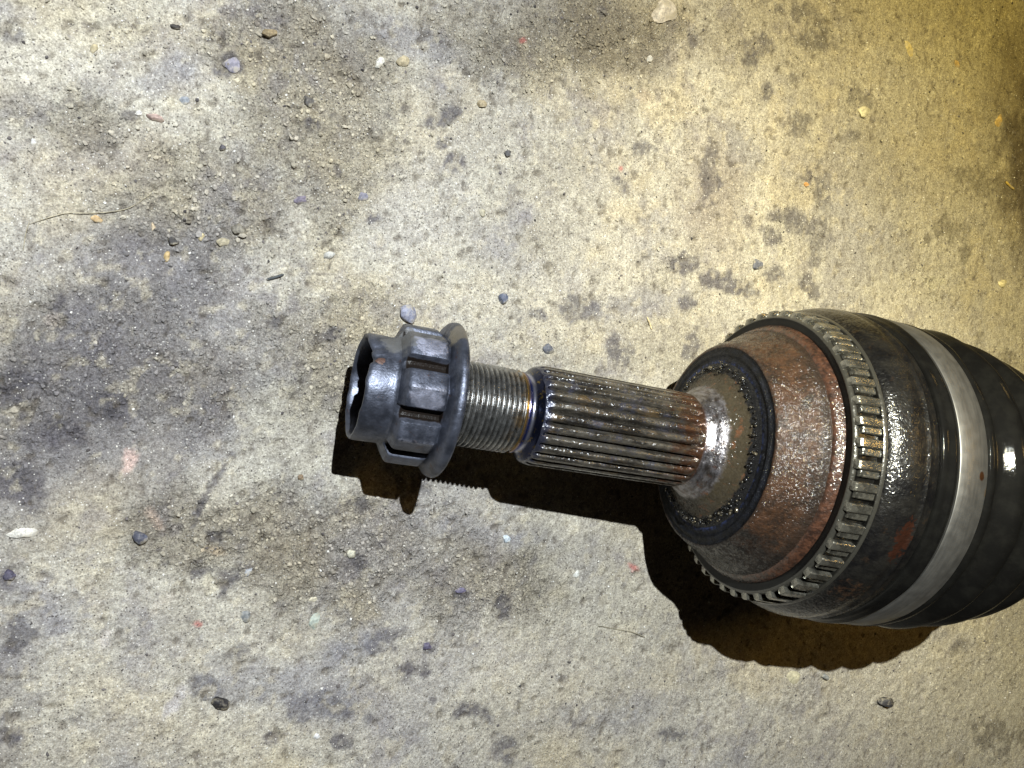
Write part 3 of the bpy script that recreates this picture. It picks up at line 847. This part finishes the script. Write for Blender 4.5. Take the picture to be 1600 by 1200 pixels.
def mat_rustband():
    q = N('pinkish_rust_band')
    c = q.mix(q.ramp(q.noise(1.6, 5, 0.7), 0.35, 0.65), (0.024, 0.012, 0.008), (0.085, 0.037, 0.021))
    nb = q.bump(q.noise(2.4, 3, 0.6), 1.0, 0.35)
    nb = q.bump(q.noise(0.8, 2, 0.6), 1.0, 0.22, nb)
    return q.done(c, 0.5, 0.05, nb, 0.3, 1.0, 0.15, q.glint(0.45, 0.42, nb))

def mat_tone():
    q = N('oily_toothed_ring_steel')
    n = q.noise(3.0, 5, 0.65)
    c = q.mix(q.ramp(n, 0.35, 0.65), (0.11, 0.108, 0.094), (0.36, 0.35, 0.30))
    c = q.mix(q.ramp(q.noise(9.0, 5, 0.7), 0.64, 0.74, 0, 0.4), c, (0.12, 0.06, 0.03))
    nb = q.bump(q.noise(1.8, 3, 0.6), 1.0, 0.28)
    return q.done(c, q.ramp(q.noise(1.6, 4), 0.3, 0.7, 0.20, 0.36), 0.85, nb, 0.6, 0.8, 0.10, q.glint(0.5, 0.4, nb))

def mat_tone_floor():
    q = N('greasy_shaded_slot_floor')  # grease and the teeth's shadow, both put into the dark slot colour
    c = q.mix(q.ramp(q.noise(3.0, 5, 0.65), 0.35, 0.65), (0.004, 0.004, 0.004), (0.018, 0.017, 0.015))
    x = q.x()
    edge = q.ramp(q.radius(), 46.2, 46.6)
    lipm = q.math('ADD', edge, q.ramp(x, 114.4 - T0, 113.9 - T0))
    c = q.mix(lipm, c, (0.060, 0.058, 0.05))
    return q.done(c, 0.3, 0.4, q.bump(q.noise(1.4, 3, 0.6), 1.0, 0.2), 0.5, 0.7, 0.08)

def mat_housing():
    q = N('oily_black_housing')
    n = q.noise(6.0, 6, 0.68)
    c = q.mix(q.ramp(n, 0.36, 0.66), (0.0042, 0.0042, 0.0048), (0.0132, 0.0126, 0.0114))
    c = q.mix(q.ramp(q.noise(5.0, 6, 0.72), 0.60, 0.70, 0, 0.75), c, (0.0250, 0.0160, 0.0100))
    r1 = q.blob(loc(131.2, 50, -19), 6.5, 0.9, 1.5, (2.6, 1, 1))
    c = q.mix(r1, c, q.mix(q.noise(1.2, 4), (0.010, 0.005, 0.0035), (0.040, 0.014, 0.008)))
    r2 = q.blob(loc(127.5, 49, -44), 5.0, 0.8, 1.8, (1.0, 1, 1))
    c = q.mix(q.math('MULTIPLY', r2, q.ramp(q.noise(1.3, 5, 0.7), 0.45, 0.7, 0, 0.8)), c, (0.060, 0.032, 0.018))
    nb = q.bump(q.noise(2.6, 3, 0.6), 1.0, 0.28)
    nb = q.bump(q.noise(0.8, 2, 0.6), 1.0, 0.15, nb)
    return q.done(c, q.ramp(q.noise(1.0, 4), 0.3, 0.7, 0.30, 0.45), 0.0, nb, 0.25, 0.8, 0.16, q.glint(0.40, 0.30, nb))

def mat_boot():
    q = N('glossy_black_rubber')
    c = q.mix(q.ramp(q.noise(5.0, 5, 0.65), 0.4, 0.7), (0.0027, 0.0027, 0.0027), (0.0059, 0.0059, 0.0054))
    c = q.mix(q.ramp(q.noise(7.0, 6, 0.7), 0.62, 0.74, 0, 0.5), c, (0.014, 0.012, 0.009))
    nb = q.bump(q.noise(1.6, 5, 0.65), 0.25, 0.22)
    nb = q.bump(q.noise(0.6, 2, 0.6), 0.2, 0.05, nb)
    return q.done(c, 0.75, 0.0, nb, 0.08, 0.45, 0.07)

def mat_clamp():
    q = N('satin_clamp_steel')
    sv = q.stretch(q.mm, (1, 0.12, 0.12))
    c = q.mix(q.ramp(q.noise(1.2, 4, 0.6, sv), 0.3, 0.7), (0.17, 0.17, 0.168), (0.235, 0.233, 0.228))
    c = q.mix(q.ramp(q.noise(6.0, 5, 0.7), 0.60, 0.72, 0, 0.55), c, (0.10, 0.090, 0.078))
    s1 = q.blob(loc(152.0, 51, 5.5), 1.5, 0.15, 1.2, (1.5, 1, 1))
    c = q.mix(s1, c, (0.10, 0.045, 0.02))
    s2 = q.blob(loc(154.3, 51, 0.8), 1.6, 0.35, 1.2, (2.5, 1, 1))
    c = q.mix(q.math('MULTIPLY', s2, 0.6), c, (0.24, 0.15, 0.06))
    nb = q.bump(q.noise(0.5, 3, 0.6, sv), 0.15, 0.08)
    return q.done(c, q.ramp(q.noise(3.0, 4), 0.3, 0.7, 0.44, 0.54), 0.85, nb)

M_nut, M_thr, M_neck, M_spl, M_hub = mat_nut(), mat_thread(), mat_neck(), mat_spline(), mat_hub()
M_seal, M_grs, M_rust, M_rband, M_tone = mat_seal(), mat_grease(), mat_rust(), mat_rustband(), mat_tone()
M_house, M_boot, M_clamp = mat_housing(), mat_boot(), mat_clamp()
q = N('dark_rusty_bore')
M_bore = q.done(q.mix(q.noise(2.5, 5, 0.7), (0.03, 0.015, 0.01), (0.16, 0.07, 0.035)), 0.6, 0.2, q.bump(q.noise(1.0, 5, 0.7), 0.7, 0.4))
q = N('rust_flake')
M_flake = q.done(q.mix(q.noise(1.0, 5, 0.7), (0.04, 0.022, 0.018), (0.15, 0.085, 0.065)), 0.5, 0.2, q.bump(q.noise(0.6, 5, 0.7), 0.7, 0.3))

def wob(amp, k=1.0, seed=0):
    def f(T, Rr, F):
        d = vnoise(T * 0.35 * k + seed, np.cos(F) * Rr * 0.35 * k + 50 + seed) + vnoise(T * 0.35 * k + 20 + seed, np.sin(F) * Rr * 0.35 * k + 90) - 1
        return T, Rr + amp * d
    return f

# the lock nut: collar, eight lobes, flange ------------------------
def nut_rim(T, Rr, F):
    fd = (np.degrees(F) + 180) % 360 - 180
    near = np.exp(-((fd - 40) / 15.0) ** 2)
    front = np.clip((-9.5 - T) / 4.0, 0, 1)
    jag = vnoise(fd * 0.22, T * 0 + 3.3)
    T = T + near * front * (0.8 + 1.4 * jag)
    Rr = Rr - near * front * (0.9 + 0.8 * jag)
    T = T + front * 0.35 * (vnoise(fd * 0.11 + 40, T * 0 + 9) - 0.5)
    return T, Rr + 0.07 * (vnoise(fd * 0.05 + 9, T * 0.4) - 0.5)

fine = np.linspace(0, 2 * math.pi, 240, endpoint=False)
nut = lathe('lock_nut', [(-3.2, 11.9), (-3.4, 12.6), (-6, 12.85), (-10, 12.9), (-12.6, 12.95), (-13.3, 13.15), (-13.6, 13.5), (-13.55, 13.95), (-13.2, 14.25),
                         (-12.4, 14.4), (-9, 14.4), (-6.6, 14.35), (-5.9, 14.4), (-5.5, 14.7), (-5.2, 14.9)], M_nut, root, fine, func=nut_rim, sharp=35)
per = math.pi / 4
g0 = math.radians(30)
ph, kd = [], []
for k in range(8):
    for a, r_ in ((-4.2, 15.6), (-1.5, 15.2), (1.5, 15.2), (4.2, 15.6), (5.2, 16.5), (6.2, 17.6), (7.0, 17.98), (7.8, 18.08), (21.9, 19.05), (22.5, 19.1), (23.1, 19.05), (37.2, 18.08), (38.0, 17.98), (38.8, 17.6), (39.8, 16.5)):
        ph.append(g0 + k * per + math.radians(a))
        kd.append(r_)
kd = np.array(kd)
def lobe(T, Rr, F):
    n = T.shape[0]
    full = np.repeat(kd[None], n, 0)
    w = Rr                                         # 0..1 share of the full lobe height
    r = 14.6 + (full - 14.6) * w
    return T, r + 0.10 * (vnoise(F * 9, T * 0.6) - 0.5)
lobe_rows = [(-5.3, 0.0), (-5.2, 0.12), (-4.3, 0.62), (-3.7, 0.88), (-3.2, 0.97), (-2.6, 1.0), (0, 1.0), (3, 1.0), (5.3, 1.0), (6.0, 0.98), (6.5, 0.9), (6.8, 0.75), (7.8, 0.7)]
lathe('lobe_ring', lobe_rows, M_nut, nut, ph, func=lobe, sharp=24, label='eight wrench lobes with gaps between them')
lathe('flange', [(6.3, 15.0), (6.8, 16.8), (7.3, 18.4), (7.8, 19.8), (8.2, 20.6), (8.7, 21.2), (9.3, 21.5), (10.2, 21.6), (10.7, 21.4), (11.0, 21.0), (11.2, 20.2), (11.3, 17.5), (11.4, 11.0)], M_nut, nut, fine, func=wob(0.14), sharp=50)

# rust flake lifted off the collar
r_ = np.random.default_rng(3)
fv = I2V * (1 + 0.45 * (vnoise(I2V[:, 0] * 3 + 7, I2V[:, 1] * 3 + I2V[:, 2] * 2 + 4) - 0.5))[:, None]
fv = fv * np.array([1.5, 1.3, 0.5])
a_ = math.radians(31)
fx, fy, fz = fv.T
yy = fy * math.cos(a_) + fz * math.sin(a_)
zz = -fy * math.sin(a_) + fz * math.cos(a_)
cxl = loc(-10.2, 13.9, 31)
fl = mesh_np('rust_flake', (np.stack([fx, yy, zz], 1) + np.array(cxl)) / 1000, I2F, M_flake, nut, True, 30)

# the shaft: stub end inside the nut, thread, neck, splines, flare ----
shaft = lathe('threaded_stub', [(-5.0, 9.0), (-5.6, 10.2), (-5.2, 11.1), (-4, 11.4), (12, 11.4)], M_bore, root, seg=96, close_start=True)
rows = np.arange(11.4, 31.35, 0.125)
thr_prof = [(t, 11.9) for t in rows]
def helix(T, Rr, F):
    s = (T / 1.5 - F / (2 * math.pi)) % 1.0
    tri = np.abs(s - 0.5) * 2
    d = np.clip(tri * 1.25 - 0.1, 0, 1)
    fade = np.clip((31.3 - T) / 0.9, 0, 1)
    return T, 11.05 + 0.97 * d * fade + 0.03 * (vnoise(F * 14, T * 2) - 0.5)
lathe('thread', thr_prof, M_thr, shaft, seg=192, func=helix, sharp=70)
lathe('neck', [(31.2, 11.15), (31.5, 11.1), (31.7, 11.6), (32.0, 11.7), (32.2, 11.25), (32.8, 11.1), (33.4, 11.15), (33.9, 11.5), (34.4, 12.2), (34.9, 13.0), (35.3, 13.45), (35.9, 13.75), (36.6, 13.8)], M_neck, root, seg=128, func=wob(0.05, 2), sharp=50)

NS = 26
sph = []
cut = [(-0.5, 0), (-0.40, 0.30), (-0.32, 0.80), (-0.22, 0.97), (-0.1, 1.0), (0.1, 1.0), (0.22, 0.97), (0.32, 0.80), (0.40, 0.30)]
sk = []
for k in range(NS):
    for a, v_ in cut:
        sph.append((k + a) * 2 * math.pi / NS + 0.05)
        sk.append(v_)
sk = np.array(sk)
def spline(T, Rr, F):
    s = np.interp(T, [35.2, 36.0, 37.6, 39.5, 82.5, 84.6, 86.0], [0, 0.0, 0.75, 1, 1, 0.5, 0.0])
    crest = np.interp(T, [35.2, 35.8, 36.8, 38, 85, 86], [13.3, 13.8, 14.2, 14.45, 14.5, 14.45])
    return T, crest - 2.1 * s * (1 - sk[None]) + 0.12 * (vnoise(F * 12, T * 0.7) - 0.5)
rows = np.concatenate([np.arange(35.2, 40, 0.4), np.arange(40, 81, 1.3), np.arange(81, 86.3, 0.35)])
lathe('splines', [(t, 14) for t in rows], M_spl, shaft, sph, func=spline, sharp=60, label='row of parallel rust-streaked splines')
hub = lathe('flared_hub', [(85.9, 14.3), (86.5, 14.1), (87.2, 14.3), (88.8, 15.25), (89.2, 15.35), (89.5, 15.8), (91.0, 16.75), (92.4, 17.75), (93.3, 18.8), (94.3, 20.0), (95.2, 21.3), (96.0, 22.8), (96.6, 24.4), (97.3, 26.2)], M_hub, root, seg=128, func=wob(0.45, 1.6), sharp=60)
# greasy grit packed round the foot of the flare
gv, gf = [], []
for k in range(420):
    a = random.uniform(0, 2 * math.pi)
    dens_ = float(vnoise(np.array([a * 3.2]), np.array([4.4]))[0])
    rr = 24.1 + 0.9 * (float(vnoise(np.array([a * 2.1]), np.array([9.4]))[0]) - 0.5) + random.gauss(0, 0.35 + 0.8 * dens_ ** 2)
    if random.random() > 0.35 + 0.8 * dens_: rr = 24.6
    tt = 95.75 + (rr - 24.2) * 0.5 + random.gauss(0, 0.22)
    s_ = random.choice([0.16, 0.2, 0.25, 0.3, 0.35, 0.45, 0.6]) * random.uniform(0.8, 1.2)
    c = np.array(loc(tt, rr, math.degrees(a)))
    vv = ICO * s_ * np.array([random.uniform(0.7, 1.1) for _ in range(3)]) * (1 + np.random.default_rng(k).uniform(-0.38, 0.38, (12, 1)))
    gf.append(ICF + 12 * k)
    gv.append((vv + c) / 1000)
g = mesh_np('greasy_grit', np.vstack(gv), np.vstack(gf), M_grs, hub, True)
g['kind'] = 'stuff'

# the black sealed face inside the collar
lathe('seal', [(97.6, 23.0), (97.5, 24.6), (97.2, 25.6), (97.0, 26.6), (97.2, 27.3), (97.4, 27.9), (97.1, 28.4), (97.0, 29.0), (97.4, 29.5), (97.7, 30.0), (97.6, 30.5), (97.5, 31.0)], M_seal, root, seg=160, func=wob(0.2), sharp=60)
# rusty bearing shoulder
house = lathe('joint_housing', [(97.9, 30.2), (97.6, 30.9), (97.5, 31.5), (97.8, 31.95), (98.4, 32.3), (99.6, 33.05), (100.4, 33.5), (102.8, 34.5), (104.8, 35.4), (105.8, 36.0), (106.8, 36.75), (107.8, 37.6), (108.8, 38.3), (109.8, 38.5), (110.6, 38.7), (110.8, 38.8)], M_rust, root, seg=200, func=wob(0.22, 1.3), sharp=60)
lathe('rust_band', [(110.4, 38.3), (110.5, 39.0), (110.8, 39.5), (111.4, 40.0), (112.2, 40.45), (112.8, 40.8), (113.1, 40.9), (113.3, 40.7)], M_rband, house, seg=200, func=wob(0.12, 1.5), sharp=60)

# toothed ring ---------------------------------------------------
ring = lathe('toothed_ring', [(113.0, 43.2), (112.95, 43.5), (113.1, 43.75), (113.5, 44.1), (114.1, 44.3), (117, 44.35), (120.6, 44.6), (120.75, 46.4), (121.2, 46.75), (121.8, 46.8), (122.1, 46.4), (122.2, 45.5)], M_tone, root, seg=288, func=wob(0.05), sharp=35)
lathe('ring_face', [(113.4, 40.4), (113.25, 41.0), (113.2, 42.0), (113.15, 42.8), (113.05, 43.35)], M_boot, ring, seg=200, func=wob(0.05), sharp=50, label='plain black face of the toothed ring')
NT = 48
M_slot = mat_tone_floor()
ring.data.materials[0] = M_slot
def tooth_mesh():
    """a proud bar with a slightly lower one against its side"""
    p = 360 / NT
    pts, f = [], []
    for (a0, a1, dr, ta) in ((-0.04, 0.38, 0.0, 113.3), (-0.38, -0.04, -0.6, 114.6)):
        a0, a1 = math.radians(a0 * p), math.radians(a1 * p)
        e = math.radians(0.05 * p)
        rows = [(ta, 43.3, 44.7 + dr), (ta + 0.35, 43.3, 45.7 + dr), (ta + 0.9, 43.3, 46.0 + dr), (118, 43.3, 46.2 + dr), (120.85, 43.3, 46.35 + dr)]
        o = len(pts)
        for t, rb, rt in rows:
            for (r, a) in ((rb, a0), (rt - 0.3, a0), (rt, a0 + e), (rt, a1 - e), (rt - 0.3, a1), (rb, a1)):
                pts.append((t - T0, r * math.sin(a), r * math.cos(a)))
        for i in range(len(rows) - 1):
            for j in range(5):
                k = o + i * 6 + j
                f.append((k, k + 1, k + 7, k + 6))
        f.append((o + 5, o + 4, o + 3, o + 2)); f.append((o + 5, o + 2, o + 1, o))
    return np.array(pts) / 1000, np.array(f)
tv, tf = tooth_mesh()
first = None
for k in range(NT):
    if first is None:
        first = mesh_np('tooth', tv, tf, M_tone, ring, True, 25)
        o = first
    else:
        o = first.copy()
        C.objects.link(o)
        o.parent = ring
    o.location = (0, 0, BASE_H / 1000)
    o.rotation_euler = (-(k * 2 * math.pi / NT + 0.03), 0, 0)

# housing body, boot, clamp, bar --------------------------------------
lathe('housing_body', [(121.9, 45.8), (122.3, 46.6), (122.8, 47.0), (123.6, 47.7), (124.8, 48.35), (126.2, 48.9), (127.6, 49.35), (129, 49.7), (130.6, 49.85), (132.0, 49.55), (132.9, 49.6), (133.5, 50.0), (133.8, 50.05), (134.1, 49.7), (134.5, 49.3), (136, 49.3), (137.3, 49.2), (137.9, 48.9), (138.1, 47.5)], M_house, house, seg=240, func=wob(0.12, 1.2), sharp=50)
boot = lathe('rubber_boot', [(138.3, 47.2), (138.35, 49.2), (138.8, 49.75), (140.0, 50.0), (141.0, 50.1), (141.8, 50.65), (142.5, 50.75), (143.2, 50.3), (143.7, 49.8), (144.5, 49.75), (154.2, 49.75), (154.9, 49.7), (155.4, 50.2), (156.2, 50.6),
                  (157.4, 50.5), (158.2, 49.7), (159.2, 48.6), (161, 46.6), (163, 46.6), (164.2, 47.3), (165.8, 49.0), (167, 50.1), (168.8, 50.7), (170.6, 50.2), (172.5, 48.2), (174.5, 46.2), (176.3, 46.0), (177.4, 46.8), (178.8, 48.5),
                  (180.6, 49.5), (182.6, 49.2), (184.8, 47.2), (187, 45.2), (189, 45.0), (191.4, 46.2), (193.6, 46.9), (196, 46.2), (198.6, 43.6), (201, 41.8), (203.4, 42.0), (206, 42.8), (208.4, 42.0), (211, 39.6), (213.6, 37.0), (216.4, 36.4),
                  (219.4, 36.6), (222, 35.2), (225, 32.0), (228, 29.6), (231, 29.2), (234, 28.4), (237, 25.4), (240, 21.6), (243, 18.4), (246, 16.4), (250, 15.8), (262, 15.8), (262.6, 15.0), (262.6, 12)], M_boot, root, seg=220, func=wob(0.3, 0.4), sharp=60)
lathe('boot_clamp', [(144.1, 49.4), (144.05, 50.3), (144.3, 50.5), (149, 50.6), (154.1, 50.5), (154.35, 50.3), (154.3, 49.4)], M_clamp, root, seg=240, func=wob(0.06, 0.4), sharp=40, label='pale satin steel clamp band with a brown rust spot')
lathe('small_boot_clamp', [(252.5, 15.5), (252.5, 16.5), (258.5, 16.5), (258.5, 15.5)], M_clamp, root, seg=96, sharp=30)
lathe('shaft_bar', [(258, 12.2), (430, 12.2)], M_house, root, seg=96, func=wob(0.1), sharp=40, close_end=True)
